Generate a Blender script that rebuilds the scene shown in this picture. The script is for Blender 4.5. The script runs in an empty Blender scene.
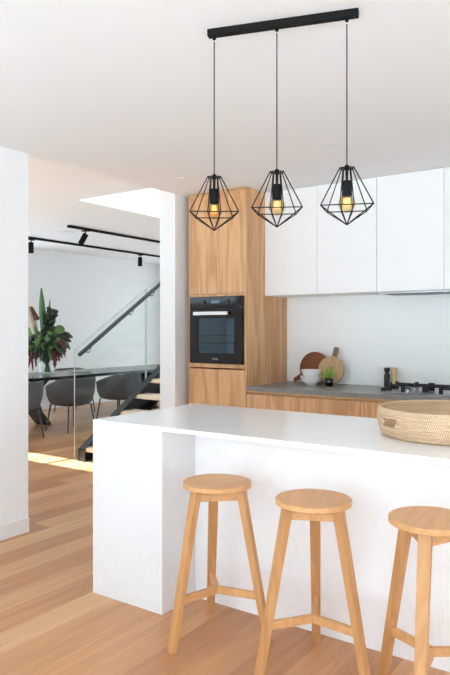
import bpy, bmesh, math, random
from mathutils import Vector, Matrix
random.seed(7)
C = bpy.context.scene.collection
PI = math.pi
D = math.radians

# ------------------------------------------------------------------ materials
def newmat(name):
    m = bpy.data.materials.new(name); m.use_nodes = True
    nt = m.node_tree; b = nt.nodes['Principled BSDF']
    return m, nt, b
def s2l(c):
    return tuple(((x/255)/12.92 if x/255 <= .04045 else ((x/255+.055)/1.055)**2.4) for x in c)+(1,)
def plain(name, rgb, rough=.5, metal=0, spec=.5, bump=0, bscale=200, emit=None, es=0):
    m, nt, b = newmat(name)
    b.inputs['Base Color'].default_value = s2l(rgb)
    b.inputs['Roughness'].default_value = rough
    b.inputs['Metallic'].default_value = metal
    b.inputs['Specular IOR Level'].default_value = spec
    tc = nt.nodes.new('ShaderNodeTexCoord')
    n = nt.nodes.new('ShaderNodeTexNoise'); n.inputs['Scale'].default_value = bscale
    nt.links.new(tc.outputs['Object'], n.inputs['Vector'])
    if bump:
        bp = nt.nodes.new('ShaderNodeBump'); bp.inputs['Strength'].default_value = bump; bp.inputs['Distance'].default_value = .002
        nt.links.new(n.outputs['Fac'], bp.inputs['Height']); nt.links.new(bp.outputs['Normal'], b.inputs['Normal'])
    else:
        mr = nt.nodes.new('ShaderNodeMapRange'); mr.inputs['To Min'].default_value = max(0, rough-.04); mr.inputs['To Max'].default_value = min(1, rough+.04)
        nt.links.new(n.outputs['Fac'], mr.inputs['Value']); nt.links.new(mr.outputs['Result'], b.inputs['Roughness'])
    if emit:
        b.inputs['Emission Color'].default_value = s2l(emit); b.inputs['Emission Strength'].default_value = es
    return m
def wood(name, light, dark, axis=2, scale=1.0, rough=.45, amount=1.0, fine=60):
    """grain runs along `axis` of the object"""
    m, nt, b = newmat(name); N = nt.nodes; L = nt.links
    tc = N.new('ShaderNodeTexCoord'); oi = N.new('ShaderNodeObjectInfo')
    mp = N.new('ShaderNodeMapping')
    sc = [14*scale]*3; sc[axis] = 1.1*scale
    mp.inputs['Scale'].default_value = sc
    ad = N.new('ShaderNodeVectorMath'); ad.operation = 'ADD'
    mu = N.new('ShaderNodeVectorMath'); mu.operation = 'SCALE'; mu.inputs['Scale'].default_value = 37
    cb = N.new('ShaderNodeCombineXYZ')
    for k in 'XYZ': L.new(oi.outputs['Random'], cb.inputs[k])
    L.new(cb.outputs[0], mu.inputs[0]); L.new(tc.outputs['Object'], mp.inputs['Vector'])
    L.new(mp.outputs[0], ad.inputs[0]); L.new(mu.outputs[0], ad.inputs[1])
    n1 = N.new('ShaderNodeTexNoise'); n1.inputs['Scale'].default_value = .55; n1.inputs['Detail'].default_value = 3; n1.inputs['Distortion'].default_value = .6
    L.new(ad.outputs[0], n1.inputs['Vector'])
    w = N.new('ShaderNodeMath'); w.operation = 'MULTIPLY'; w.inputs[1].default_value = 34
    L.new(n1.outputs['Fac'], w.inputs[0])
    sn = N.new('ShaderNodeMath'); sn.operation = 'SINE'; L.new(w.outputs[0], sn.inputs[0])
    n2 = N.new('ShaderNodeTexNoise'); n2.inputs['Scale'].default_value = fine/14; n2.inputs['Detail'].default_value = 4
    L.new(ad.outputs[0], n2.inputs['Vector'])
    a1 = N.new('ShaderNodeMath'); a1.operation = 'MULTIPLY_ADD'; a1.inputs[1].default_value = .16*amount; a1.inputs[2].default_value = .25
    L.new(sn.outputs[0], a1.inputs[0])
    a2 = N.new('ShaderNodeMath'); a2.operation = 'MULTIPLY_ADD'; a2.inputs[1].default_value = .55
    L.new(n2.outputs['Fac'], a2.inputs[0]); L.new(a1.outputs[0], a2.inputs[2])
    mx = N.new('ShaderNodeMix'); mx.data_type = 'RGBA'
    mx.inputs[6].default_value = s2l(light); mx.inputs[7].default_value = s2l(dark)
    L.new(a2.outputs[0], mx.inputs[0]); L.new(mx.outputs[2], b.inputs['Base Color'])
    b.inputs['Roughness'].default_value = rough
    return m
def floor_mat():
    m, nt, b = newmat('timber_floor'); N = nt.nodes; L = nt.links
    tc = N.new('ShaderNodeTexCoord'); mp = N.new('ShaderNodeMapping')
    mp.inputs['Rotation'].default_value = (0, 0, D(90)); mp.inputs['Location'].default_value = (.37, .045, 0)
    L.new(tc.outputs['Object'], mp.inputs['Vector'])
    br = N.new('ShaderNodeTexBrick'); br.offset = .37; br.offset_frequency = 2
    for k, v in dict(Scale=1, **{'Mortar Size': .0006, 'Mortar Smooth': .2, 'Bias': 0, 'Brick Width': 2.7, 'Row Height': .18}).items(): br.inputs[k].default_value = v
    br.inputs['Color1'].default_value = (0, 0, 0, 1); br.inputs['Color2'].default_value = (1, 1, 1, 1); br.inputs['Mortar'].default_value = (.5, .5, .5, 1)
    L.new(mp.outputs[0], br.inputs['Vector'])
    rp = N.new('ShaderNodeValToRGB'); L.new(br.outputs['Color'], rp.inputs['Fac'])
    e = rp.color_ramp.elements
    e[0].color = s2l(FL[0]); e[1].color = s2l(FL[3]); e[1].position = 1
    for p, c in ((.35, FL[1]), (.7, FL[2])):
        x = e.new(p); x.color = s2l(c)
    mg = N.new('ShaderNodeMapping'); mg.inputs['Scale'].default_value = (1.2, 26, 1); L.new(mp.outputs[0], mg.inputs['Vector'])
    # shift the grain per board
    ad = N.new('ShaderNodeVectorMath'); ad.operation = 'MULTIPLY_ADD'; ad.inputs[1].default_value = (9, 9, 9)
    L.new(br.outputs['Color'], ad.inputs[0]); L.new(mg.outputs[0], ad.inputs[2])
    n = N.new('ShaderNodeTexNoise'); n.inputs['Scale'].default_value = 1.3; n.inputs['Detail'].default_value = 6; n.inputs['Distortion'].default_value = .8
    L.new(ad.outputs[0], n.inputs['Vector'])
    mr = N.new('ShaderNodeMapRange'); mr.inputs['From Min'].default_value = .3; mr.inputs['From Max'].default_value = .72; mr.inputs['To Min'].default_value = 1.06; mr.inputs['To Max'].default_value = .8
    L.new(n.outputs['Fac'], mr.inputs['Value'])
    ml = N.new('ShaderNodeMix'); ml.data_type = 'RGBA'; ml.blend_type = 'MULTIPLY'; ml.inputs[0].default_value = 1
    L.new(rp.outputs['Color'], ml.inputs[6]); L.new(mr.outputs['Result'], ml.inputs[7])
    gp = N.new('ShaderNodeMix'); gp.data_type = 'RGBA'; gp.inputs[7].default_value = s2l((150, 104, 70))
    L.new(br.outputs['Fac'], gp.inputs[0]); L.new(ml.outputs[2], gp.inputs[6])
    L.new(gp.outputs[2], b.inputs['Base Color'])
    b.inputs['Roughness'].default_value = .33; b.inputs['Specular IOR Level'].default_value = .4
    return m
FL = [(179, 124, 82), (193, 138, 93), (204, 151, 105), (215, 168, 122)]
def glass(name, tint=(1, 1, 1), gloss=1.0, rough=.0):
    m = bpy.data.materials.new(name); m.use_nodes = True; nt = m.node_tree; nt.nodes.clear()
    o = nt.nodes.new('ShaderNodeOutputMaterial'); t = nt.nodes.new('ShaderNodeBsdfTransparent'); g = nt.nodes.new('ShaderNodeBsdfGlossy')
    t.inputs[0].default_value = (*tint, 1); g.inputs['Roughness'].default_value = rough
    f = nt.nodes.new('ShaderNodeFresnel'); f.inputs[0].default_value = 1.45
    mu = nt.nodes.new('ShaderNodeMath'); mu.operation = 'MULTIPLY'; mu.inputs[1].default_value = gloss
    x = nt.nodes.new('ShaderNodeMixShader')
    ge = nt.nodes.new('ShaderNodeNewGeometry'); iv = nt.nodes.new('ShaderNodeMath'); iv.operation = 'MULTIPLY_ADD'; iv.inputs[1].default_value = -1; iv.inputs[2].default_value = 1
    m2 = nt.nodes.new('ShaderNodeMath'); m2.operation = 'MULTIPLY'
    nt.links.new(ge.outputs['Backfacing'], iv.inputs[0]); nt.links.new(iv.outputs[0], m2.inputs[1])   # reflect at outer faces only
    nt.links.new(f.outputs[0], mu.inputs[0]); nt.links.new(mu.outputs[0], m2.inputs[0]); nt.links.new(m2.outputs[0], x.inputs[0])
    nt.links.new(t.outputs[0], x.inputs[1]); nt.links.new(g.outputs[0], x.inputs[2]); nt.links.new(x.outputs[0], o.inputs[0])
    return m
def stone_mat(name, base, vein, amt, rough):
    m, nt, b = newmat(name); N = nt.nodes; L = nt.links
    tc = N.new('ShaderNodeTexCoord'); n = N.new('ShaderNodeTexNoise')
    n.inputs['Scale'].default_value = 2.2; n.inputs['Detail'].default_value = 7; n.inputs['Distortion'].default_value = 1.2
    L.new(tc.outputs['Object'], n.inputs['Vector'])
    a = N.new('ShaderNodeMath'); a.operation = 'SUBTRACT'; a.inputs[1].default_value = .5; L.new(n.outputs['Fac'], a.inputs[0])
    ab = N.new('ShaderNodeMath'); ab.operation = 'ABSOLUTE'; L.new(a.outputs[0], ab.inputs[0])
    mr = N.new('ShaderNodeMapRange'); mr.inputs['From Max'].default_value = .035; mr.inputs['To Min'].default_value = amt; mr.inputs['To Max'].default_value = 0
    L.new(ab.outputs[0], mr.inputs['Value'])
    mx = N.new('ShaderNodeMix'); mx.data_type = 'RGBA'; mx.inputs[6].default_value = s2l(base); mx.inputs[7].default_value = s2l(vein)
    L.new(mr.outputs['Result'], mx.inputs[0]); L.new(mx.outputs[2], b.inputs['Base Color'])
    b.inputs['Roughness'].default_value = rough
    return m
def basket_mat():
    m, nt, b = newmat('woven_straw'); N = nt.nodes; L = nt.links
    tc = N.new('ShaderNodeTexCoord'); g = N.new('ShaderNodeTexGradient'); g.gradient_type = 'RADIAL'
    L.new(tc.outputs['Object'], g.inputs[0])
    sp = N.new('ShaderNodeSeparateXYZ'); L.new(tc.outputs['Object'], sp.inputs[0])
    zi = N.new('ShaderNodeMath'); zi.operation = 'MULTIPLY'; zi.inputs[1].default_value = 1/.0125; L.new(sp.outputs['Z'], zi.inputs[0])
    fl = N.new('ShaderNodeMath'); fl.operation = 'FLOOR'; L.new(zi.outputs[0], fl.inputs[0])
    hf = N.new('ShaderNodeMath'); hf.operation = 'MULTIPLY'; hf.inputs[1].default_value = .5; L.new(fl.outputs[0], hf.inputs[0])
    mu = N.new('ShaderNodeMath'); mu.operation = 'MULTIPLY_ADD'; mu.inputs[1].default_value = 210; L.new(g.outputs['Fac'], mu.inputs[0]); L.new(hf.outputs[0], mu.inputs[2])
    fr = N.new('ShaderNodeMath'); fr.operation = 'PINGPONG'; fr.inputs[1].default_value = .5; L.new(mu.outputs[0], fr.inputs[0])
    cr = N.new('ShaderNodeValToRGB'); L.new(fr.outputs[0], cr.inputs[0])
    e = cr.color_ramp.elements; e[0].position = .08; e[0].color = s2l((204, 166, 130)); e[1].position = .3; e[1].color = s2l((234, 206, 172))
    n = N.new('ShaderNodeTexNoise'); n.inputs['Scale'].default_value = 9; n.inputs['Detail'].default_value = 4; L.new(tc.outputs['Object'], n.inputs['Vector'])
    mx = N.new('ShaderNodeMix'); mx.data_type = 'RGBA'; mx.blend_type = 'MULTIPLY'; mx.inputs[0].default_value = .35
    L.new(cr.outputs[0], mx.inputs[6]); L.new(n.outputs['Fac'], mx.inputs[7]); L.new(mx.outputs[2], b.inputs['Base Color'])
    b.inputs['Roughness'].default_value = .8
    bp = N.new('ShaderNodeBump'); bp.inputs['Strength'].default_value = .5; bp.inputs['Distance'].default_value = .002
    L.new(fr.outputs[0], bp.inputs['Height']); L.new(bp.outputs[0], b.inputs['Normal'])
    return m
M = dict(
    wall=plain('painted_wall', (238, 239, 239), .85, bump=.05),
    dwall=plain('dining_wall_paint', (230, 231, 231), .85, bump=.05),
    ceil=plain('ceiling_paint', (240, 241, 241), .9, bump=.03),
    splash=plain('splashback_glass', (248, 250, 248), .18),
    trim=plain('trim_paint', (236, 236, 235), .5),
    stone=stone_mat('white_stone_darkened', (226, 226, 227), (219, 219, 220), .4, .3),  # island stone, base darkened to tone down the strongly lit end
    topstone=stone_mat('white_stone_top_lifted', (246, 246, 246), (238, 238, 239), .4, .18),  # same stone, base lightened to make up for dim light on top
    panel=stone_mat('white_stone_panel_lifted', (243, 244, 245), (234, 235, 237), .4, .4),  # same stone, base lightened to offset shade in the recess
    cab=plain('satin_white_cabinet', (240, 240, 239), .4),
    gap=plain('dark_gap', (60, 58, 56), .8),
    bench=stone_mat('grey_stone', (132, 131, 127), (114, 113, 110), .6, .32),
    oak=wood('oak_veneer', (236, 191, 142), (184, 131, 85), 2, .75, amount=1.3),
    oakx=wood('oak_veneer_edge', (226, 180, 134), (190, 140, 94), 0, .75),
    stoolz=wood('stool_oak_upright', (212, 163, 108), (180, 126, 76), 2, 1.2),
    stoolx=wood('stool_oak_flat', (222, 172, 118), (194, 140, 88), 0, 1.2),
    tread=wood('tread_oak', (248, 232, 212), (230, 206, 180), 0, 1),
    black=plain('black_metal', (10, 10, 11), .7, spec=.25),
    cord=plain('black_cord', (30, 30, 31), .7),
    steel=plain('brushed_steel', (176, 178, 180), .28, 1),
    silver=plain('silver_handle', (238, 239, 242), .35, .1),
    blackglass=plain('black_oven_glass', (13, 14, 17), .08),
    knob=plain('oven_knob', (30, 31, 34), .3),
    cavity=plain('oven_enamel_glow', (205, 216, 222), .4),  # pale blue base stands in for the glow behind the oven window
    ovenpane=glass('oven_pane', (.7, .78, .82), 1.3),
    display=plain('oven_display', (70, 84, 96), .2, emit=(150, 185, 215), es=.06),
    text=plain('oven_lettering', (165, 167, 170), .4),
    glass=glass('clear_glass', (.955, .985, .975)),
    gedge=plain('glass_edge', (186, 200, 198), .15),
    stringer=plain('charcoal_steel', (40, 47, 51), .5),
    rail=plain('dark_handrail', (58, 62, 64), .4),
    table=plain('black_table', (22, 22, 24), .2),
    tableleg=plain('black_table_leg', (18, 18, 19), .5),
    felt=plain('grey_felt', (84, 87, 92), .95, bump=.3, bscale=400),
    chairleg=plain('chair_leg_metal', (62, 68, 76), .45),
    straw=basket_mat(),
    bowl=plain('white_ceramic', (248, 246, 244), .3),
    dboard=wood('dark_board', (150, 88, 52), (98, 48, 26), 0, 2),
    lboard=wood('pale_board', (214, 184, 138), (170, 134, 92), 2, 2),
    bark=wood('board_handle', (150, 130, 104), (112, 92, 70), 2, 2),
    leaf=plain('fresh_leaf', (160, 184, 92), .5),
    leaf2=plain('strap_leaf', (58, 104, 48), .4),
    leaf3=plain('dark_foliage', (46, 58, 42), .5),
    leaf4=plain('mid_foliage', (84, 118, 62), .5),
    bronze=plain('bronze_bract', (104, 62, 52), .6),
    blush=plain('pale_bract', (188, 168, 148), .6),
    amaranth=plain('amaranth_tassel', (112, 36, 44), .8),
    stem=plain('green_stem', (92, 122, 62), .5),
    milld=plain('black_mill', (16, 16, 17), .35),
    milll=wood('pale_mill', (226, 196, 152), (202, 166, 120), 2, 2),
    iron=plain('cast_iron', (22, 22, 23), .55),
    dimglass=glass('sun_dimming_glass', (.93, .95, .95)),  # for the added pane that weakens the sun patch
    amber=glass('amber_bulb', (.96, .84, .58), 1.8),
    filament=plain('filament', (255, 190, 90), .5, emit=(255, 196, 120), es=1.0),
    lens=plain('downlight_lens', (222, 222, 220), .3),
    bounce_tile=plain('added_bounce_tile', (214, 214, 212), .6),  # neutral reflector colour for the added floor behind the camera
    deck=plain('patio_paving', (212, 214, 216), .8),
    frame=plain('window_frame', (40, 41, 42), .5),
)
M['floor'] = floor_mat()

# ------------------------------------------------------------------ mesh builder
class MB:
    def __init__(s): s.bm = bmesh.new()
    def box(s, x0, x1, y0, y1, z0, z1, bev=0, mat=None):
        x0, x1 = sorted((x0, x1)); y0, y1 = sorted((y0, y1)); z0, z1 = sorted((z0, z1))
        r = bmesh.ops.create_cube(s.bm, size=1, matrix=Matrix.Translation(((x0+x1)/2, (y0+y1)/2, (z0+z1)/2)) @ Matrix.Diagonal((x1-x0, y1-y0, z1-z0, 1)))
        vs = r['verts']
        if mat is not None: bmesh.ops.transform(s.bm, matrix=mat, verts=vs)
        if bev:
            es = list({e for v in vs for e in v.link_edges})
            bmesh.ops.bevel(s.bm, geom=es, offset=bev, segments=2, affect='EDGES', profile=.5)
        return s
    def bar(s, a, b, w, h=None, up=(0, 0, 1), bev=0, w2=None, h2=None):
        """rectangular bar from a to b; w across, h along `up`"""
        a = Vector(a); b = Vector(b); h = h or w; w2 = w2 or w; h2 = h2 or h
        d = (b-a).normalized(); u = Vector(up); x = d.cross(u).normalized(); u = x.cross(d).normalized()
        vs = []
        for p, ww, hh in ((a, w, h), (b, w2, h2)):
            for sx, su in ((-1, -1), (1, -1), (1, 1), (-1, 1)): vs.append(s.bm.verts.new(p+x*sx*ww/2+u*su*hh/2))
        fs = [(3, 2, 1, 0), (4, 5, 6, 7), (0, 1, 5, 4), (1, 2, 6, 5), (2, 3, 7, 6), (3, 0, 4, 7)]
        fl = [s.bm.faces.new([vs[i] for i in f]) for f in fs]
        if bev:
            es = list({e for f in fl for e in f.edges})
            bmesh.ops.bevel(s.bm, geom=es, offset=bev, segments=2, affect='EDGES', profile=.5)
        return s
    def tube(s, pts, r, seg=10, r1=None, cap=True):
        pts = [Vector(p) for p in pts]; n = len(pts); rings = []
        for i, p in enumerate(pts):
            d = (pts[min(i+1, n-1)]-pts[max(i-1, 0)]).normalized()
            u = Vector((0, 0, 1)) if abs(d.z) < .9 else Vector((1, 0, 0))
            x = d.cross(u).normalized(); y = x.cross(d)
            rr = r[i] if isinstance(r, (list, tuple)) else (r if r1 is None else r+(r1-r)*i/(n-1))
            rings.append([s.bm.verts.new(p+(x*math.cos(2*PI*k/seg)+y*math.sin(2*PI*k/seg))*rr) for k in range(seg)])
        for A, B in zip(rings, rings[1:]):
            for k in range(seg): s.bm.faces.new((A[k], A[(k+1) % seg], B[(k+1) % seg], B[k]))
        if cap: s.bm.faces.new(rings[0][::-1]); s.bm.faces.new(rings[-1])
        return s
    def lathe(s, prof, seg=40, cx=0, cy=0):
        """prof: (r,z) list, r=0 ends close"""
        rings = []
        for r, z in prof:
            if r < 1e-6: rings.append([s.bm.verts.new((cx, cy, z))])
            else: rings.append([s.bm.verts.new((cx+r*math.cos(2*PI*k/seg), cy+r*math.sin(2*PI*k/seg), z)) for k in range(seg)])
        for A, B in zip(rings, rings[1:]):
            for k in range(seg):
                a0, a1 = A[k % len(A)], A[(k+1) % len(A)]; b0, b1 = B[k % len(B)], B[(k+1) % len(B)]
                q = [a0]
                for v in (a1, b1, b0):
                    if v not in q: q.append(v)
                if len(q) > 2: s.bm.faces.new(q)
        return s
    def prism(s, poly, axis, a, b, bev=0):
        """poly: 2D points in the plane normal to axis; extruded from a to b along it"""
        def mk(p, t):
            return {'x': (t, p[0], p[1]), 'y': (p[0], t, p[1]), 'z': (p[0], p[1], t)}[axis]
        A = [s.bm.verts.new(mk(p, a)) for p in poly]; B = [s.bm.verts.new(mk(p, b)) for p in poly]
        n = len(poly); fl = [s.bm.faces.new(A), s.bm.faces.new(B[::-1])]
        for k in range(n): fl.append(s.bm.faces.new((A[k], B[k], B[(k+1) % n], A[(k+1) % n])))
        if bev:
            es = list({e for f in fl for e in f.edges})
            bmesh.ops.bevel(s.bm, geom=es, offset=bev, segments=2, affect='EDGES', profile=.5)
        return s
    def build(s, name, mat, parent=None, smooth=False, loc=None, xf=None):
        if xf is not None: bmesh.ops.transform(s.bm, matrix=xf, verts=s.bm.verts)
        bmesh.ops.recalc_face_normals(s.bm, faces=s.bm.faces)
        me = bpy.data.meshes.new(name); s.bm.to_mesh(me); s.bm.free()
        me.materials.append(mat)
        if smooth:
            me.polygons.foreach_set('use_smooth', [True]*len(me.polygons))
            try: me.set_sharp_from_angle(angle=D(38))
            except Exception: pass
        o = bpy.data.objects.new(name, me); C.objects.link(o)
        if parent: o.parent = parent
        if loc: o.location = loc
        return o
def tag(o, label, cat, group=None):
    o['label'] = label; o['category'] = cat
    if group: o['group'] = group
    return o
def thing(name, label, cat, loc=(0, 0, 0), rz=0, group=None):
    o = bpy.data.objects.new(name, None); o.empty_display_size = .1; C.objects.link(o)
    o.location = loc; o.rotation_euler = (0, 0, rz)
    return tag(o, label, cat, group)
def struct(mb, name, mat, smooth=False):
    o = mb.build(name, mat, smooth=smooth); o['kind'] = 'structure'; return o
def dup(root, loc, rz, label, group=None):
    r = root.copy(); C.objects.link(r); r.location = loc; r.rotation_euler = (0, 0, rz); r['label'] = label
    if group: r['group'] = group
    for ch in list(root.children):
        c = ch.copy(); C.objects.link(c); c.parent = r
        for g in list(ch.children):
            d = g.copy(); C.objects.link(d); d.parent = c
    return r

# ------------------------------------------------------------------ the room
KC = 2.645          # kitchen ceiling
DC = 2.84           # dining ceiling
XL, XR, YB, YF = -3.7, 3.3, 5.365, -3.0
WX = -9.17          # dining wall
struct(MB().box(WX-.2, XR+.2, YF-.2, 11.2, -.12, 0), 'floor', M['floor'])
struct(MB().box(XL+.02, XR, YF-.1, .7, .0005, .006), 'floor_bounce_added', M['bounce_tile'])  # unseen pale floor, added to bounce neutral light onto the ceiling
struct(MB().box(XL, XR+.2, YF-.2, YB+.15, KC, DC+.15), 'ceiling', M['ceil'])
# dining ceiling with a void over the stairs: one mesh, four strips and the shaft's walls
VX0, VX1, VY0, VY1 = -5.36, -4.3, 4.9, 9.3
d = MB()
d.box(WX-.2, VX0, 2.75, 11.2, DC, DC+.15); d.box(VX1, XL, 2.75, 11.2, DC, DC+.15)
d.box(VX0, VX1, 2.75, VY0, DC, DC+.15); d.box(VX0, VX1, VY1, 11.2, DC, DC+.15)
d.box(VX0-.1, VX0, VY0-.1, VY1+.1, DC+.15, 5.0); d.box(VX1, VX1+.1, VY0-.1, VY1+.1, DC+.15, 5.0)
d.box(VX0, VX1, VY0-.1, VY0, DC+.15, 5.0); d.box(VX0, VX1, VY1, VY1+.1, DC+.15, 5.0)
struct(d, 'ceiling_dining', M['ceil'])
w = MB()
w.box(XL-.1, XL, YF, 2.92, 0, KC); struct(w, 'wall_left', M['wall'])
struct(MB().box(XL-.18, XL, 4.545, 11.2, 0, DC), 'wall_stair', M['wall'])
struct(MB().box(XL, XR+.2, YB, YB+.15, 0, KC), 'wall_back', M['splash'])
struct(MB().box(XR, XR+.2, 2.0, YB, 0, KC).box(XR, XR+.2, YF, 2.0, 2.5, KC), 'wall_right', M['wall'])
fr = MB()
for y in (YF, -1.35, .3, 1.94): fr.box(XR+.05, XR+.12, y, y+.06, 0, 2.5)
struct(fr, 'door_3', M['frame'])
# glazed garden side behind the camera: posts and a head, doors folded away
w = MB()
for x in (XL, -1.6, .6, 2.6): w.box(x, x+.09, YF-.12, YF, 0, 2.5)
w.box(XL, XR, YF-.12, YF, 2.5, KC); w.box(2.6, XR, YF-.12, YF, 0, 2.5)
struct(w, 'wall_garden', M['frame'])
struct(MB().box(XL-.5, XR+.2, YF-2.3, YF-.12, KC+.02, KC+.14), 'added_sun_eave', M['ceil'])  # unseen eave, added to keep direct sun off the kitchen floor
struct(MB().box(XR+.2, 14, YF-.2, 9, -.16, -.04).box(-14, 14, -16, YF-.2, -.16, -.04), 'ground', M['deck'])
# dining walls
w = MB(); w.box(WX-.2, WX, 7.1, 11.2, 0, DC); w.box(WX-.2, WX, 2.75, 7.1, 2.6, DC)
struct(w, 'wall_dining', M['dwall'])
fr = MB().box(WX, XL, 11.0, 11.2, 2.6, DC)
fr.box(WX, -8.4, 11.0, 11.2, 0, 2.6)
for x in (-8.4, -5.6, XL-.14): fr.box(x, x+.06, 11.05, 11.12, 0, 2.6)
struct(fr, 'added_light_door', M['frame'])  # unseen end opening, added to let more daylight into the dining room
w = MB()            # south wall of the dining room with a strip window
SY0, SY1 = 2.8, 2.95
w.box(WX-.2, XL-.1, SY0, SY1, 0, 1.74); w.box(WX-.2, XL-.1, SY0, SY1, 2.24, DC)
w.box(WX-.2, -8.6, SY0, SY1, 1.74, 2.24); w.box(-4.2, XL-.1, SY0, SY1, 1.74, 2.24)
struct(w, 'wall_front', M['dwall'])
fr = MB()
for x in (-8.6, -7.1, -5.6, -4.25): fr.box(x, x+.05, SY0+.03, SY0+.1, 1.74, 2.24)
struct(fr, 'window_1', M['frame'])
struct(MB().box(-8.6, -4.2, SY0+.06, SY0+.07, 1.74, 2.24), 'added_sun_pane', M['dimglass'])  # unseen pane, added to dim the sun coming through the strip window
struct(MB().box(XL, XL+.012, YF, 2.92, 0, .1), 'baseboard_left', M['trim'])
struct(MB().box(WX, WX+.014, 7.1, 11, 0, .09), 'baseboard_dining', M['trim'])
fr = MB()
for y in (2.95, 5, 7.04): fr.box(WX-.12, WX-.05, y, y+.06, 0, 2.6)
struct(fr, 'door_1', M['frame'])

# ------------------------------------------------------------------ kitchen tower
TX0, TX1, TY = -3.625, -2.998, 4.65
t = thing('oven_tower', 'tall oak cabinet housing the black oven, reaching the ceiling', 'cabinet', ((TX0+TX1)/2, TY, 0))
cx = (TX0+TX1)/2
b = MB(); hw = (TX1-TX0)/2; dep = YB-TY-.005; TH = KC-.004
b.box(-hw, -hw+.02, 0, dep, 0, TH); b.box(hw-.02, hw, 0, dep, 0, TH); b.box(-hw+.02, hw-.02, dep-.02, dep, 0, TH)
for z0, z1 in ((.08, .1), (1.075, 1.11), (1.709, 1.73), (TH-.02, TH)): b.box(-hw+.02, hw-.02, .0, dep-.02, z0, z1)
b.box(-hw+.02, hw-.02, .05, .07, 0, .08)
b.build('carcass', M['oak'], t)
iw = hw-.02-.002
for sx in (-1, 1):
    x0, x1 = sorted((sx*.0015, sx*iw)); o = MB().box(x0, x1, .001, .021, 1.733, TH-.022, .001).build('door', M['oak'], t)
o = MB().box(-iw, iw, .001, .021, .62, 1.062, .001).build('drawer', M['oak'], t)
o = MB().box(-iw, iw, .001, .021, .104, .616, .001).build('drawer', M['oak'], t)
# oven
OX0, OX1, OZ0, OZ1 = -.285, .285, 1.114, 1.705
t = thing('oven', 'black built-in oven with a silver bar handle in the oak tower', 'oven', (cx, TY, 0))
MB().box(-.27, .27, .012, .55, 1.113, 1.13).box(-.27, .27, .012, .55, 1.69, 1.707).box(-.27, -.255, .012, .55, 1.13, 1.69).box(.255, .27, .012, .55, 1.13, 1.69).box(-.255, .255, .53, .55, 1.13, 1.69).build('cavity', M['cavity'], t)
p = MB().box(OX0, OX1, -.022, -.002, 1.598, OZ1, .003).build('control_panel', M['blackglass'], t)
MB().box(-.045, .045, -.0235, -.021, 1.648, 1.672).build('display', M['display'], p)
for x in (-.13, .13):
    k = MB().lathe([(0, 0), (.022, 0), (.02, .012), (0, .012)], 24)
    k.build('knob', M['knob'], p, True, xf=Matrix.Translation((x, -.0215, 1.658)) @ Matrix.Rotation(D(90), 4, 'X'))
dr = MB()
wx0, wx1, wz0, wz1 = -.195, .2, 1.205, 1.515
dr.box(OX0, wx0, -.022, -.002, OZ0, 1.594).box(wx1, OX1, -.022, -.002, OZ0, 1.594).box(wx0, wx1, -.022, -.002, OZ0, wz0).box(wx0, wx1, -.022, -.002, wz1, 1.594)
dr = dr.build('door', M['blackglass'], t)
MB().box(wx0, wx1, -.0205, -.012, wz0, wz1).build('window_pane', M['ovenpane'], dr)
h = MB().box(-.215, .155, -.068, -.048, 1.543, 1.573, .004)
h.build('handle', M['silver'], dr)
for x in (-.2, .12): MB().box(x, x+.02, -.05, -.02, 1.55, 1.566).build('handle_post', M['knob'], dr)
for z in (1.29, 1.36):
    r = MB()
    for k in range(11): r.tube([(-.24+k*.048, .06, z), (-.24+k*.048, .5, z)], .0022, 6)
    r.tube([(-.25, .06, z), (.25, .06, z)], .003, 6); r.tube([(-.25, .5, z), (.25, .5, z)], .003, 6)
    r.build('oven_rack', M['steel'], t)
cu = bpy.data.curves.new('logo', 'FONT'); cu.body = 'Miele'; cu.size = .028; cu.align_x = 'CENTER'; cu.extrude = .0004
tmp = bpy.data.objects.new('logo', cu); C.objects.link(tmp)
bpy.context.view_layer.update()
me = bpy.data.meshes.new_from_object(tmp.evaluated_get(bpy.context.evaluated_depsgraph_get()))
bpy.data.objects.remove(tmp)
me.transform(Matrix.Translation((0, -.0225, 1.146)) @ Matrix.Rotation(D(90), 4, 'X')); me.materials.clear(); me.materials.append(M['text'])
lg = bpy.data.objects.new('lettering', me); C.objects.link(lg); lg.parent = dr

# ------------------------------------------------------------------ wall cabinets
UE = [-2.997, -2.477, -1.947, -1.413, -.88, -.35]
UL = ['white overhead cabinet against the oak tower, leftmost of the row', 'white overhead cabinet above the two round boards, second from the oak tower',
      'white overhead cabinet above the cooktop, third from the oak tower', 'white overhead cabinet cut by the right edge of the photo',
      'white overhead cabinet beyond the right edge, fifth from the oak tower']
for i in range(5):
    x0, x1 = UE[i], UE[i+1]
    t = thing('overhead_cabinet', UL[i], 'cabinet', (x0, 4.95, 1.717), 0, 'white overhead cabinets')
    W = x1-x0
    bb = MB()
    bb.box(.0005, W-.0005, .021, YB-4.95, 0, KC-1.717)
    bb.build('body', M['cab'], t)
    MB().box(.002, W-.002, 0, .018, .001, KC-1.717-.006, .0012).build('door', M['cab'], t)
t = thing('range_hood', 'slim steel range hood set under the overhead cabinets', 'range hood', (-1.94, 4.985, 1.7))
MB().box(0, 1.02, 0, .3, .001, .0165, .002).build('housing', M['steel'], t)
for k in range(2): MB().box(.05+k*.48, .49+k*.48, .04, .26, -.003, .0015).build('filter', M['knob'], t)
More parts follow.
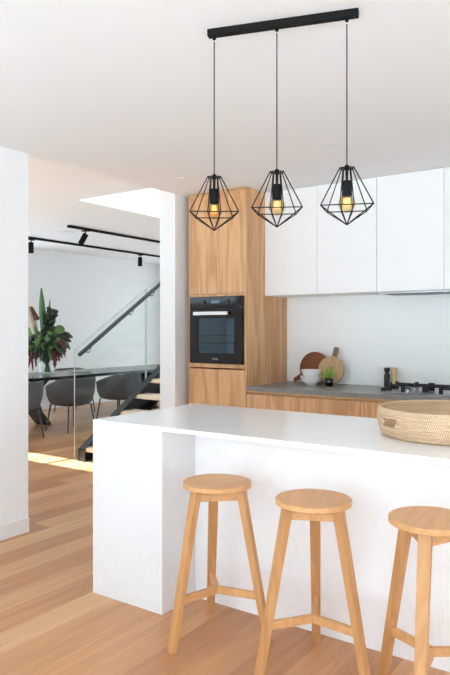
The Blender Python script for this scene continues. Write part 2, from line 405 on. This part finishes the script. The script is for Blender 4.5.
# ------------------------------------------------------------------ base cabinets and worktop
BE = [-2.996, -1.957, -.9, .2]
BL = ['oak drawer unit beside the oven tower, below the white bowls', 'oak drawer unit below the cooktop, behind the woven basket', 'oak drawer unit beyond the right edge of the photo']
for i in range(3):
    x0, x1 = BE[i], BE[i+1]; W = x1-x0
    t = thing('drawer_unit', BL[i], 'cabinet', (x0, TY, 0), 0, 'oak drawer units')
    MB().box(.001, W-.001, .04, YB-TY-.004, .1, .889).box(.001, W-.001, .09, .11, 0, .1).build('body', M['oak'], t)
    MB().box(.001, W-.001, .003, .045, .873, .889).build('top_rail', M['oakx'], t)
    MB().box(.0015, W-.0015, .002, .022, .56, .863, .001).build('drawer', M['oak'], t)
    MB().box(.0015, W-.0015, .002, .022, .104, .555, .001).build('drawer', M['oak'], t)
tag(MB().box(-2.996, .22, 4.645, YB-.002, .89, .925, .002).build('kitchen_worktop', M['bench']), 'long grey stone worktop along the back wall', 'worktop')

# ------------------------------------------------------------------ island
IX0, IX1, IY0, IY1 = -2.555, .75, 2.44, 3.35
t = thing('kitchen_island', 'white stone island base with a deep left end, behind the stools', 'island', (IX0, IY0, 0))
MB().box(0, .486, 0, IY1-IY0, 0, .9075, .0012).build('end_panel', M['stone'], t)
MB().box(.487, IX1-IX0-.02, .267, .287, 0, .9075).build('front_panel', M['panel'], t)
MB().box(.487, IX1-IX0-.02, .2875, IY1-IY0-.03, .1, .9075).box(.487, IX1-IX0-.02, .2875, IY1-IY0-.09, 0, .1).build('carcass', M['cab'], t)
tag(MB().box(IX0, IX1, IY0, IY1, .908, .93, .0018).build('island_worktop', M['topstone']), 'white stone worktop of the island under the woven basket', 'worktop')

# ------------------------------------------------------------------ basket
BX, BY = -.835, 2.985
t = thing('woven_basket', 'low round woven straw basket with a cut-out handle on the island', 'basket', (BX, BY, .9305))
NC, NA, HB = 10, 160, .118
b = MB(); prof = []
for c in range(NC):
    for k in range(3):
        s = (c+k/3)/NC
        prof.append(((.291)+.018*math.sin(s*PI*.75)+.0045*math.sin(PI*k/3), s*HB))
prof.append((.304, HB))
rings = [[b.bm.verts.new((r*math.cos(2*PI*k/NA), r*math.sin(2*PI*k/NA), z+.004)) for k in range(NA)] for r, z in prof]
hc = [D(-128), D(52)]
for i in range(len(rings)-1):
    for k in range(NA):
        a = (k+.5)/NA*2*PI; zc = (prof[i][1]+prof[i+1][1])/2
        hole = False
        for h0 in hc:
            da = (a-h0+PI) % (2*PI)-PI
            if .042 < zc < .086 and abs(da)*.3 < .046+(zc-.05)*.35: hole = True
        if not hole: b.bm.faces.new((rings[i][k], rings[i][(k+1) % NA], rings[i+1][(k+1) % NA], rings[i+1][k]))
o = b.build('side_wall', M['straw'], t, True)
md = o.modifiers.new('thick', 'SOLIDIFY'); md.thickness = .013; md.offset = -1
MB().lathe([(0, 0), (.284, 0), (.286, .006), (.28, .012), (0, .012)], 64).build('base', M['straw'], t, True)
MB().tube([((.299)*math.cos(2*PI*k/64), .299*math.sin(2*PI*k/64), HB+.004) for k in range(65)], .0085, 8, cap=False).build('rim', M['straw'], t, True)

# ------------------------------------------------------------------ stools
SH = .714
def make_stool(loc, rz, label):
    t = thing('bar_stool', label, 'stool', loc, rz, 'oak bar stools at the island')
    MB().lathe([(0, SH-.024), (.152, SH-.024), (.1575, SH-.021), (.158, SH-.012), (.1575, SH-.003), (.154, SH), (0, SH)], 72).build('seat', M['stoolx'], t, True)
    rt, rb = .118, .248
    zt = SH-.0245
    def rad(z): return rb+(rt-rb)*z/zt
    for k in range(3):
        a = D(120*k); ca, sa = math.cos(a), math.sin(a)
        # leg section is wider across than it is deep, cut level on the floor
        b = MB(); vs = []
        for z, wd, dp in ((0, .037, .03), (zt, .047, .034)):
            r = rad(z)
            for sx, sy in ((-1, -1), (1, -1), (1, 1), (-1, 1)):
                lr = r+sx*dp/2; lt = sy*wd/2
                vs.append(b.bm.verts.new((lr*ca-lt*sa, lr*sa+lt*ca, z)))
        for f in ((3, 2, 1, 0), (4, 5, 6, 7), (0, 1, 5, 4), (1, 2, 6, 5), (2, 3, 7, 6), (3, 0, 4, 7)): b.bm.faces.new([vs[i] for i in f])
        bmesh.ops.bevel(b.bm, geom=list(b.bm.edges), offset=.0025, segments=2, affect='EDGES')
        b.build('leg', M['stoolz'], t)
    for k in range(3):
        a, c = D(120*k), D(120*(k+1)); r = rad(zt-.03)-.004
        p = Vector((r*math.cos(a), r*math.sin(a), zt-.026)); q = Vector((r*math.cos(c), r*math.sin(c), zt-.026))
        dd = (q-p).normalized()*.014
        MB().bar(p+dd, q-dd, .02, .05, bev=.001).build('apron', M['stoolx'], t)
    zs = .215
    for k in range(3):
        a = D(120*k); r = rad(zs)-.012
        MB().bar((.004*math.cos(a), .004*math.sin(a), zs), (r*math.cos(a), r*math.sin(a), zs), .022, .032, bev=.0015).build('stretcher', M['stoolx'], t)
    return t
s0 = make_stool((-1.721, 2.419, 0), D(-107), 'oak three-legged bar stool nearest the left end of the island')
dup(s0, (-1.219, 2.404, 0), D(114), 'oak three-legged bar stool in the middle of the row')
dup(s0, (-.731, 2.405, 0), D(-83.5), 'oak three-legged bar stool cut by the right edge, below the basket')

# ------------------------------------------------------------------ pendants
A = Vector((-1.568, 2.141, 0)); B = Vector((-.988, 2.328, 0)); dv = (B-A); ang = math.atan2(dv.y, dv.x); ln = dv.length
t = thing('pendant_bar', 'long black ceiling bar holding three cage pendants', 'ceiling mount', ((A+B)/2).to_tuple()[:2]+(KC,), ang)
MB().box(-ln/2, ln/2, -.015, .015, -.03, -.0005, .002).build('bar', M['black'], t)
ts = [(.043, 'left'), (.474, 'middle'), (.927, 'right')]
for f, w in ts:
    MB().lathe([(0, -.042), (.007, -.042), (.008, -.03), (0, -.03)], 16, (f-.5)*ln, 0).build('cord_grip', M['black'], t, True)
def make_pendant(loc, rz, label):
    """origin at the lower end of the ceiling bar; z measured downwards"""
    t = thing('pendant_lamp', label, 'pendant lamp', loc, rz, 'cage pendants')
    zr, zn, zf, zb = -.578, -.731, -.7045, -.796
    MB().tube([(0, 0, -.021), (0, 0, -.3), (0, 0, zr+.005)], .0024, 8).build('cord', M['cord'], t)
    MB().lathe([(0, zr+.012), (.008, zr+.012), (.011, zr), (.006, zr-.01), (.0045, zr-.053), (0, zr-.053)], 20).build('stem', M['black'], t, True)
    cg = MB(); W = .0023
    # faceted cage: a small top ring, a wide eight-cornered ring, and the point below
    near, far, my = .098, .079, .075
    wide = [(-near, -my), (-.026, -my), (.026, -my), (near, -my), (far, my), (.022, my), (-.022, my), (-far, my)]
    top = [(-.026, -.019), (-.014, -.022), (.014, -.022), (.026, -.019), (.022, .019), (.012, .022), (-.012, .022), (-.022, .019)]
    w3 = [Vector((x, y, zn)) for x, y in wide]; t3 = [Vector((x, y, zr)) for x, y in top]; pt = Vector((0, 0, zb))
    for k in range(8):
        cg.tube([w3[k], w3[(k+1) % 8]], W, 6); cg.tube([t3[k], t3[(k+1) % 8]], W, 6)
        cg.tube([t3[k], w3[k]], W, 6); cg.tube([w3[k], pt], W, 6)
    for x in (-1, 1): cg.tube([(x*.025, 0, zr), (0, 0, zr)], .0022, 6)
    cg.build('wire_cage', M['black'], t, True)
    MB().lathe([(0, zr-.048), (.016, zr-.048), (.0195, zr-.052), (.0195, zr-.107), (.0165, zr-.11), (0, zr-.11)], 28).build('socket', M['black'], t, True)
    zc = zr-.137; R = .034
    pr = [(.013, zr-.1105), (.014, zr-.114)]+[(R*math.cos(a), zc+R*math.sin(a)) for a in [D(52-142*k/12) for k in range(12)]]+[(0, zc-R)]
    bl = MB().lathe(pr, 28).build('bulb', M['amber'], t, True)
    fm = MB()
    for k in range(6):
        a = 2*PI*k/6
        fm.tube([(.004*math.cos(a), .004*math.sin(a), zr-.113), (.011*math.cos(a), .011*math.sin(a), zc-.012), (.006*math.cos(a+.5), .006*math.sin(a+.5), zr-.116)], .0006, 5)
    fm.build('filament', M['filament'], bl)
    return t
yaw = D(34.72)
p0 = None
for (f, w), lb, dz in zip(ts, ('black wire cage pendant with amber bulb in front of the oak tower', 'black wire cage pendant with amber bulb, middle of the three', 'black wire cage pendant with amber bulb furthest from the oak tower'), (.004, .006, .002)):
    p = A.lerp(B, f); loc = (p.x, p.y, KC-.03+dz-.004)
    az = math.atan2(-p.x, p.y)
    if p0 is None: p0 = make_pendant(loc, az, lb)
    else: dup(p0, loc, az, lb)

# ------------------------------------------------------------------ worktop items
WZ = .9255
def bowl(x, y, z, R, H, label):
    t = MB().lathe([(0, 0), (R*.42, 0), (R*.44, H*.08), (R*.72, H*.3), (R*.93, H*.68), (R, H), (R*.965, H), (R*.89, H*.68), (R*.68, H*.34), (R*.3, H*.14), (0, H*.12)], 56).build('bowl', M['bowl'], None, True, loc=(x, y, z))
    return tag(t, label, 'bowl', 'white stacked bowls')
bowl(-2.625, 5.13, WZ, .1, .08, 'wide white bowl standing on the grey worktop, lower of two')
bowl(-2.625, 5.13, WZ+.045, .088, .088, 'white bowl nested in the wider bowl, upper of two')
def board(name, R, th, hang, hlen, hw, loc, lean, rz, roll, mats, label):
    """disc standing upright in local XZ, handle at angle `hang`; then leaned back"""
    t = thing(name, label, 'cutting board', loc, rz)
    xf = Matrix.Rotation(lean, 4, 'X') @ Matrix.Translation((0, 0, R))
    n = 64
    MB().prism([(R*math.cos(2*PI*k/n), R*math.sin(2*PI*k/n)) for k in range(n)], 'y', -th/2, th/2, .003).build('board', mats[0], t, True, xf=xf)
    ca, sa = math.cos(hang), math.sin(hang)
    pts = []
    for a, wd in ((R*.93, hw*1.35), (R*1.12, hw*.9), (R+hlen*.7, hw), (R+hlen*.95, hw*.95), (R+hlen, hw*.6)): pts.append((a, wd/2))
    poly = pts+[(a, -w_) for a, w_ in pts[::-1]]
    poly = [(a*ca-w_*sa, a*sa+w_*ca) for a, w_ in poly]
    MB().prism(poly, 'y', -th/2+.001, th/2-.001, .002).build('handle', mats[1], t, True, xf=xf)
    return t
board('round_board', .143, .016, D(213), .09, .036, (-2.675, 5.262, WZ+.004), D(-11), 0, 0, (M['dboard'], M['dboard']), 'dark brown round board leaning on the wall behind the bowls')
board('round_board', .125, .018, D(79), .085, .045, (-2.495, 5.24, WZ+.004), D(-10), 0, 0, (M['lboard'], M['bark']), 'pale round wooden board with handle upright, behind the small plant')
def blade(b, base, mid, tip, w, seg=8, fold=.15, side=None):
    """leaf: quadratic arc from base over mid to tip"""
    base, mid, tip = Vector(base), Vector(mid), Vector(tip); L_ = []
    for i in range(seg+1):
        s = i/seg; p = base*(1-s)**2+mid*2*s*(1-s)+tip*s*s
        d_ = ((mid-base)*(1-s)+(tip-mid)*s).normalized()
        sd = side if side is not None else d_.cross(Vector((0.3, -1, .2)))
        sd = Vector(sd); sd = (sd-d_*sd.dot(d_)).normalized(); nn = d_.cross(sd)
        ww = w*math.sin(PI*min(.97, .08+s*.9))**.8/2
        L_.append((b.bm.verts.new(p+sd*ww+nn*ww*fold*2), b.bm.verts.new(p), b.bm.verts.new(p-sd*ww+nn*ww*fold*2)))
    for P_, Q in zip(L_, L_[1:]):
        b.bm.faces.new((P_[0], P_[1], Q[1], Q[0])); b.bm.faces.new((P_[1], P_[2], Q[2], Q[1]))
def thick(o, t_=.002):
    md = o.modifiers.new('thick', 'SOLIDIFY'); md.thickness = t_; return o
t = thing('potted_herb', 'small leafy green sprig in a black pot beside the bowls', 'plant', (-2.425, 5.08, WZ))
MB().lathe([(0, 0), (.03, 0), (.034, .006), (.034, .06), (.028, .07), (.025, .07), (.025, .03), (0, .03)], 32).build('pot', M['blackglass'], t, True)
b = MB()
rnd = random.Random(3)
for k in range(22):
    a = rnd.uniform(0, 2*PI); e = rnd.uniform(.25, 1.3); l = rnd.uniform(.05, .12); z0 = rnd.uniform(.06, .08)
    dx, dy, dz = math.cos(a)*math.cos(e), math.sin(a)*math.cos(e), math.sin(e)
    blade(b, (0, 0, z0), (dx*l*.5, dy*l*.5, z0+dz*l*.7), (dx*l, dy*l, z0+dz*l), .024, 5)
thick(b.build('leaves', M['leaf'], t, True), .001)
b = MB()
for k in range(6):
    a = k*1.05; b.tube([(0, 0, .03), (.008*math.cos(a), .008*math.sin(a), .1), (.03*math.cos(a), .03*math.sin(a), .17)], .0014, 5)
b.build('stems', M['stem'], t)
# mills
def mill(x, y, mat, label, waist):
    t = thing('pepper_mill', label, 'mill', (x, y, WZ), 0, 'mills by the cooktop')
    if waist: pr = [(0, 0), (.024, 0), (.025, .004), (.025, .1), (.021, .108), (.0165, .118), (.0165, .124)]; pr2 = [(0, .1245), (.0165, .1245), (.024, .134), (.0245, .16), (.022, .164), (0, .164)]
    else: pr = [(0, 0), (.024, 0), (.025, .004), (.0235, .06), (.0225, .125), (.022, .128)]; pr2 = [(0, .1285), (.022, .1285), (.0225, .158), (.019, .166), (0, .168)]
    MB().lathe(pr+[(0, pr[-1][1])], 32).build('body', mat, t, True)
    MB().lathe(pr2, 32).build('cap', mat, t, True)
mill(-1.992, 5.3, M['milld'], 'black pepper mill standing by the wall left of the pale mill', True)
mill(-1.926, 5.3, M['milll'], 'pale wooden mill standing beside the black mill', False)
# cooktop
t = thing('gas_cooktop', 'gas cooktop with black pan supports on the grey worktop', 'cooktop', (-1.9, 4.83, WZ))
CW, CD = .98, .39
MB().box(0, CW, 0, CD, 0, .006, .002).build('plate', M['steel'], t)
for bx, by, br in ((.2, .12, .034), (.2, .3, .028), (.49, .2, .05), (.78, .12, .028), (.78, .3, .034)):
    bo = MB().lathe([(0, .006), (br*1.3, .006), (br*1.25, .014), (br, .018), (br, .026), (0, .026)], 32, bx, by).build('burner', M['steel'], t, True)
    MB().lathe([(0, .0262), (br*.85, .0262), (br*.85, .032), (br*.7, .035), (0, .035)], 32, bx, by).build('burner_cap', M['iron'], bo, True)
for gx in (.2, .49, .78):
    g = MB()
    x0, x1, y0, y1 = gx-.135, gx+.135, .03, .365
    for (a, c) in (((x0, .12), (x1, .12)), ((x0, .28), (x1, .28)), ((gx, y0), (gx, .15)), ((gx, .25), (gx, y1))):
        g.bar((*a, .05), (*c, .05), .012, .014)
    for px in (x0, x1):
        for py in (.12, .28): g.bar((px, py, .006), (px, py, .066), .026, .022, up=(0, 1, 0))
    for py in (y0, y1): g.bar((gx, py, .006), (gx, py, .062), .024, .022, up=(0, 1, 0))
    g.build('pan_support', M['iron'], t)
for k in range(5):
    MB().lathe([(0, .006), (.019, .006), (.0175, .028), (.016, .032), (0, .032)], 24, .04, .04+k*.075).build('knob', M['iron'], t, True)

# ------------------------------------------------------------------ dining room
t = thing('dining_table', 'long black dining table behind the glass balustrade', 'table', (-7.72, 6.9, 0))
MB().box(-.5, .5, -2.6, 2.6, .7, .745, .004).build('tabletop', M['table'], t)
for y in (-.85, 1.6):
    for s in (-1, 1):
        b = MB(); pts = [(0, y+s*.33, 0), (0, y+s*.16, .2), (0, y+s*.09, .38), (0, y+s*.14, .56), (0, y+s*.3, .7)]
        for p, q in zip(pts, pts[1:]): b.bar(p, q, .3, .05, up=(0, 1, 0))
        b.build('leg', M['tableleg'], t)
def make_chair(loc, rz, label):
    """faces local -X, its back towards +X"""
    t = thing('dining_chair', label, 'chair', loc, rz, 'grey tub chairs at the table')
    b = MB(); n = 36; rows = 9; G = []
    for i in range(n+1):
        a = D(-128+256*i/n); s = abs(a)/D(128)
        zt = .745-.12*max(0, (s-.42)/.58)**1.3
        col = []
        for j in range(rows+1):
            q = j/rows; zz = .375+(zt-.375)*q
            r = .225+.045*min(1, q*2.2)**.6+.025*q
            ca, sa = math.cos(a), math.sin(a); k_ = (abs(ca)**3.2+abs(sa)**3.2)**(-1/3.2)
            col.append(b.bm.verts.new((r*k_*ca, r*1.06*k_*sa, zz)))
        G.append(col)
    for i in range(n):
        for j in range(rows): b.bm.faces.new((G[i][j], G[i+1][j], G[i+1][j+1], G[i][j+1]))
    o = b.build('backrest', M['felt'], t, True); md = o.modifiers.new('thick', 'SOLIDIFY'); md.thickness = .028; md.offset = -1
    MB().lathe([(0, .36), (.19, .36), (.22, .375), (.24, .41), (.245, .44), (.225, .462), (0, .47)], 40).build('seat', M['felt'], t, True)
    for sx in (-1, 1):
        for sy in (-1, 1):
            MB().tube([(sx*.19, sy*.2, .375), (sx*.235, sy*.245, 0)], .013, 10, r1=.009).build('leg', M['chairleg'], t, True)
    return t
c0 = make_chair((-6.95, 5.3, 0), D(6), 'grey tub chair partly hidden by the white wall on the left')
dup(c0, (-6.93, 6.2, 0), D(-2), 'grey tub chair behind the left edge of the glass balustrade')
dup(c0, (-6.95, 7.17, 0), D(3), 'grey tub chair behind the stair stringer')
dup(c0, (-8.42, 7.62, 0), D(180), 'grey tub chair on the far side of the table, legs showing')
# flowers
R_ = Vector((math.cos(yaw), math.sin(yaw), 0)); F_ = Vector((-math.sin(yaw), math.cos(yaw), 0))
VP = Vector((-7.74, 6.46, .746))
t = MB().lathe([(0, 0), (.1, 0), (.115, .01), (.125, .33), (.118, .33), (.108, .02), (0, .015)], 40).build('glass_vase', M['glass'], None, True, loc=VP)
tag(t, 'clear glass vase of flowers on the black dining table', 'vase')
t = thing('flower_arrangement', 'tall arrangement of strap leaf, dark foliage and hanging red tassels', 'flowers', VP, yaw)
K = 1/66.0
def q(u, v, dpt=0): return Vector(((u-47)*K, dpt, (374-v)*K))     # local frame of the bouquet: x across, y depth, z up
rnd = random.Random(11)
b = MB()
for k in range(14):
    a = rnd.uniform(0, 2*PI); r0 = rnd.uniform(.01, .07); r1 = rnd.uniform(.02, .12); 
    b.tube([(r0*math.cos(a+2), r0*math.sin(a+2), .03), (r1*.5*math.cos(a), r1*.5*math.sin(a), .3), (r1*1.5*math.cos(a), r1*1.5*math.sin(a), .55)], .008, 6)
b.build('stems', M['stem'], t, True)
b = MB(); blade(b, q(46, 352), q(42, 315, -.02), q(41, 288), .105, 12, .2, side=(1, .25, 0)); thick(b.build('strap_leaf', M['leaf2'], t, True), .004)
b = MB(); blade(b, q(48, 350, .05), q(47, 325, .06), q(48.5, 300, .06), .05, 10, .2, side=(1, .2, 0)); thick(b.build('strap_leaf', M['leaf2'], t, True), .004)
# dark leafy spire
b = MB()
for k in range(60):
    s = k/60; ctr = q(46+6*s, 340-30*s, rnd.uniform(-.06, .06)); a = rnd.uniform(0, 2*PI); l = rnd.uniform(.08, .15)*(1.15-.4*s)
    dv_ = Vector((math.cos(a), math.sin(a)*.8, rnd.uniform(-.1, .7))); blade(b, ctr, ctr+dv_*l*.6+Vector((0, 0, .02)), ctr+dv_*l, .065, 4)
thick(b.build('foliage', M['leaf3'], t, True), .002)
# low mixed foliage collar
for mt, cnt, seed in (('leaf3', 60, 1), ('leaf4', 55, 2)):
    rr = random.Random(seed); b = MB()
    for k in range(cnt):
        a = rr.uniform(0, 2*PI); r0 = rr.uniform(.02, .2); z0 = rr.uniform(.34, .62); l = rr.uniform(.1, .2)
        ctr = Vector((r0*math.cos(a), r0*math.sin(a), z0)); dv_ = Vector((math.cos(a+rr.uniform(-.6, .6)), math.sin(a+rr.uniform(-.6, .6)), rr.uniform(-1.3, .25)))
        blade(b, ctr, ctr+dv_*l*.5+Vector((0, 0, .05)), ctr+dv_*l, .08, 5)
    thick(b.build('foliage', M[mt], t, True), .002)
# round leaves right and left
for (u, v, r) in ((60, 330, .075), (55, 333, .06), (31, 332, .085), (35, 336, .06)):
    c_ = q(u, v, -.04); b = MB()
    b.lathe([(0, .004), (r*.6, 0), (r, .012)], 20)
    b.tube([(0, 0, .002), (r*.9*(-1 if u > 47 else 1), .02, -.05)], .005, 5)
    b.build('round_leaf', M['leaf4'], t, True, xf=Matrix.Translation(c_) @ Matrix.Rotation(D(62), 4, 'X') @ Matrix.Rotation(D(20 if u > 47 else -20), 4, 'Y'))
# large blush bract on the left with a bronze edge
b = MB(); blade(b, q(38, 338, -.1), q(34, 322, -.12), q(29.5, 305, -.1), .12, 9, .25, side=(1, .2, .2)); thick(b.build('bract', M['blush'], t, True), .004)
b = MB()
for k in range(12):
    c_ = q(31+.55*k, 310+.9*k, -.09); blade(b, c_, c_+Vector((.03, 0, .04)), c_+Vector((.05, 0, .0)), .07, 4)
thick(b.build('bract', M['bronze'], t, True), .003)
b = MB(); blade(b, q(50, 343, -.08), q(62, 336, -.1), q(67, 352, -.12), .13, 10, .3, side=(.3, 1, .6)); thick(b.build('bract', M['bronze'], t, True), .004)
b = MB(); blade(b, q(45, 346, -.1), q(40, 338, -.12), q(36, 326, -.13), .09, 9, .2, side=(1, .2, .2)); thick(b.build('strap_leaf', M['leaf4'], t, True), .003)
# hanging tassels
for (u, v0, v1, r, dp) in ((31, 350, 368, .014, -.1), (34.5, 352, 371, .015, -.12), (39, 351, 366, .012, -.14), (57, 351, 368, .028, -.12), (60, 348, 362, .018, -.1), (54.5, 353, 363, .014, -.08), (66, 345, 358, .009, -.1)):
    b = MB(); n = 9; pts = []; rs = []
    for i in range(n):
        s = i/(n-1); pts.append(q(u+math.sin(s*5+u)*.5, v0+(v1-v0)*s, dp)); rs.append(r*(.35+.75*math.sin(PI*min(1, .2+s*.75)))*(1 if i < n-1 else .3)*(1+.22*(-1)**i))
    b.tube(pts, rs, 9); b.tube([q(47+(u-47)*.4, 345, dp*.5), q(u, v0-3, dp), q(u, v0+1, dp)], .006, 5); b.build('tassel', M['amaranth'], t, True)
for (u, v0, v1, dp) in ((32.5, 350, 364, -.06), (37, 350, 367, -.08), (41.5, 350, 362, -.1), (44, 351, 360, -.1), (59, 349, 359, -.06), (63, 346, 356, -.08), (51.5, 351, 361, -.1)):
    b = MB(); n = 7
    b.tube([q(u+math.sin(i*.9+u)*.3, v0+(v1-v0)*i/(n-1), dp) for i in range(n)], [.012*(1+.25*(-1)**i)*(1 if i < n-1 else .3) for i in range(n)], 7)
    b.tube([q(47+(u-47)*.4, 345, dp*.5), q(u, v0-2, dp), q(u, v0+1, dp)], .005, 5); b.build('tassel', M['leaf4'], t, True)
# glass dish
t = MB().lathe([(0, 0), (.13, 0), (.2, .03), (.212, .045), (.205, .047), (.125, .01), (0, .01)], 40).build('glass_dish', M['glass'], None, True, loc=(-7.62, 7.02, .746))
tag(t, 'shallow clear glass dish on the dining table right of the vase', 'dish')

# stairs: rise along +Y
t = thing('staircase', 'open staircase with charcoal stringers and pale timber treads', 'staircase', (-5.3, 4.8, 0))
RS, GO, N_ = .1665, .265, 16
sl = RS/GO
def stringer(x0, x1, web):
    """channel section: web plate, top and bottom flange, upright front flange"""
    yl = GO*N_; zt0 = .135; dv_ = .36
    b = MB(); th_ = .012
    xw = (x0, x0+th_) if web < 0 else (x1-th_, x1)
    yb = (dv_-zt0)/sl
    b.prism([(0, 0), (yb, 0), (yl, zt0+yl*sl-dv_), (yl, zt0+yl*sl), (0, zt0)], 'x', *xw)
    b.prism([(0, zt0-th_), (yl, zt0+yl*sl-th_*1.2), (yl, zt0+yl*sl), (0, zt0)], 'x', x0, x1)
    b.prism([(yb, 0), (yl, zt0+yl*sl-dv_), (yl, zt0+yl*sl-dv_+th_*1.2), (yb-.01, th_)], 'x', x0, x1)
    b.box(x0, x1, 0, th_, 0, zt0); b.box(x0, x1, 0, yb, 0, .008)
    return b.build('stringer', M['stringer'], t)
stringer(.05, .15, -1); stringer(.86, .97, 1)
for n in range(1, N_+1):
    z = .148+RS*(n-1); y = .02+GO*(n-1)
    MB().box(.063, .957, y, y+.29, z-.042, z, .002).build('tread', M['tread'], t)
# handrail and glass, fixed to the stair
def gp(y): return (y-4.8)
gt = lambda y: 1.19+(y-4.87)*.628
for y0, y1 in ((4.87, 6.03), (6.05, 8.9)):
    yb = lambda y: max(0, .135+(y-4.8)*sl-.33)
    pl = [(gp(y0), yb(y0)), (gp(5.12), 0), (gp(y1), yb(y1)), (gp(y1), min(gt(y1), 2.9+.9)), (gp(y0), gt(y0))] if y0 < 5 else [(gp(y0), yb(y0)), (gp(y1), yb(y1)), (gp(y1), gt(y1)), (gp(y0), gt(y0))]
    g = MB().prism(pl, 'x', -.092, -.08).build('glass_panel', M['glass'], t)
    e = MB(); q0 = (-.086, gp(y0), gt(y0)); q1 = (-.086, gp(y1), gt(y1))
    e.bar(q0, q1, .0125, .003); e.bar((-.086, gp(y0), yb(y0)+.002), q0, .0125, .003, up=(0, 1, 0))
    e.bar((-.086, gp(y1), yb(y1)+.002), q1, .0125, .004, up=(0, 1, 0))
    e.build('polished_edge', M['gedge'], g)
hz = lambda y: 1.135+(y-4.86)*.631
hr = MB(); hr.bar((-.005, gp(4.86), hz(4.86)), (-.005, gp(8.8), hz(8.8)), .04, .04, bev=.008)
hr = hr.build('handrail', M['rail'], t)
for y in (5.03, 5.72, 6.1, 6.75, 7.4):
    MB().tube([(-.08, gp(y), hz(y)-.075), (-.03, gp(y), hz(y)-.08), (-.006, gp(y), hz(y)-.045), (-.005, gp(y), hz(y)-.015)], .007, 8).build('bracket', M['rail'], hr, True)

# ceiling fittings
def downlight(x, y, z, R, label):
    t = thing('downlight', label, 'ceiling light', (x, y, z))
    MB().lathe([(R*.8, -.001), (R*.82, -.008), (R, -.006), (R, -.0005), (R*.8, -.0005)], 32).build('trim_ring', M['lens'], t, True)
    MB().lathe([(0, -.002), (R*.8, -.004), (R*.8, -.0005), (0, -.0005)], 32).build('lens', M['lens'], t, True)
downlight(-3.236, 4.036, KC, .045, 'small recessed ceiling downlight near the oak tower')
downlight(-1.89, 4.032, KC, .045, 'small recessed ceiling downlight left of the right pendant cord')
t = thing('ceiling_speaker', 'flat round white disc on the dining room ceiling', 'ceiling speaker', (-7.25, 6.4, DC))
MB().lathe([(0, -.012), (.11, -.012), (.125, -.006), (.125, -.0005), (0, -.0005)], 40).build('disc', M['trim'], t, True)
def track(x, y0, y1, label):
    t = thing('track_rail', label, 'track', (x, y0, DC))
    MB().box(-.018, .018, 0, y1-y0, -.034, -.0005, .002).build('rail', M['black'], t)
    MB().box(-.0185, .0185, -.02, .03, -.036, -.001).build('end_cap', M['black'], t)
track(-8.08, 5.2, 10.4, 'long black ceiling track holding two upright spotlights')
track(-6.74, 6.0, 10.2, 'shorter black ceiling track holding one tilted spotlight')
def spot(x, y, tilt, az, label):
    t = thing('track_spotlight', label, 'spotlight', (x, y, DC-.0365), az, 'track spotlights')
    MB().box(-.016, .016, -.06, .06, -.014, 0, .002).build('adapter', M['black'], t)
    MB().tube([(0, 0, -.014), (0, 0, -.045)], .009, 10).build('arm', M['black'], t, True)
    MB().lathe([(0, .01), (.036, .01), (.04, 0), (.04, -.155), (.034, -.155), (.032, -.13), (0, -.13)], 28).build('lamp_head', M['black'], t, True, xf=Matrix.Translation((0, 0, -.055)) @ Matrix.Rotation(tilt, 4, 'X'))
spot(-8.08, 6.43, 0, 0, 'black track spotlight beside the white wall edge above the flowers')
spot(-8.08, 8.9, 0, 0, 'black track spotlight hanging straight above the handrail')
spot(-6.74, 6.3, D(28), D(125), 'black tilted track spotlight on the shorter track')

# ------------------------------------------------------------------ light
w = bpy.data.worlds.new('World'); bpy.context.scene.world = w; w.use_nodes = True
bg = w.node_tree.nodes['Background']; bg.inputs[0].default_value = (.72, .88, 1.0, 1); bg.inputs[1].default_value = 1.0
def portal(name, loc, rot, sx, sy):
    l = bpy.data.lights.new(name, 'AREA'); l.shape = 'RECTANGLE'; l.size = sx; l.size_y = sy; l.cycles.is_portal = True
    o = bpy.data.objects.new(name, l); C.objects.link(o); o.location = loc; o.rotation_euler = rot
portal('garden_portal', ((XL+2.6)/2, YF-.06, 1.25), (D(90), 0, 0), 2.6-XL, 2.5)
portal('dining_portal', (WX-.1, 5.0, 1.3), (D(90), 0, D(-90)), 4.2, 2.6)
portal('far_portal', ((-8.4+XL)/2, 11.1, 1.3), (D(90), 0, D(180)), XL+8.4, 2.6)
portal('side_portal', (XR+.1, -.5, 1.25), (D(90), 0, D(90)), 5, 2.5)
portal('void_portal', ((VX0+VX1)/2, (VY0+VY1)/2, 4.98), (0, 0, 0), VX1-VX0, VY1-VY0)
s = bpy.data.lights.new('sun', 'SUN'); s.energy = 8; s.angle = D(.6); s.color = (.9, .96, 1)
so = bpy.data.objects.new('sun', s); C.objects.link(so)
el = D(48); so.rotation_euler = Vector((.06, math.cos(el), -math.sin(el))).to_track_quat('-Z', 'Y').to_euler()

# ------------------------------------------------------------------ camera
cam = bpy.data.cameras.new('camera'); co = bpy.data.objects.new('camera', cam); C.objects.link(co)
co.location = (0, 0, 1.41); co.rotation_euler = (D(90), 0, yaw)
cam.sensor_fit = 'HORIZONTAL'; cam.sensor_width = 36; cam.lens = 643.7/450*36; cam.shift_y = -(337.5-330.06)/450
cam.clip_start = .05
sc = bpy.context.scene; sc.camera = co
sc.view_settings.view_transform = 'Standard'; sc.view_settings.look = 'None'; sc.view_settings.gamma = 1
sc.view_settings.exposure = 1.9
sc.cycles.diffuse_bounces = 8; sc.cycles.max_bounces = 14; sc.cycles.transparent_max_bounces = 16
sc.cycles.caustics_reflective = False; sc.cycles.caustics_refractive = False
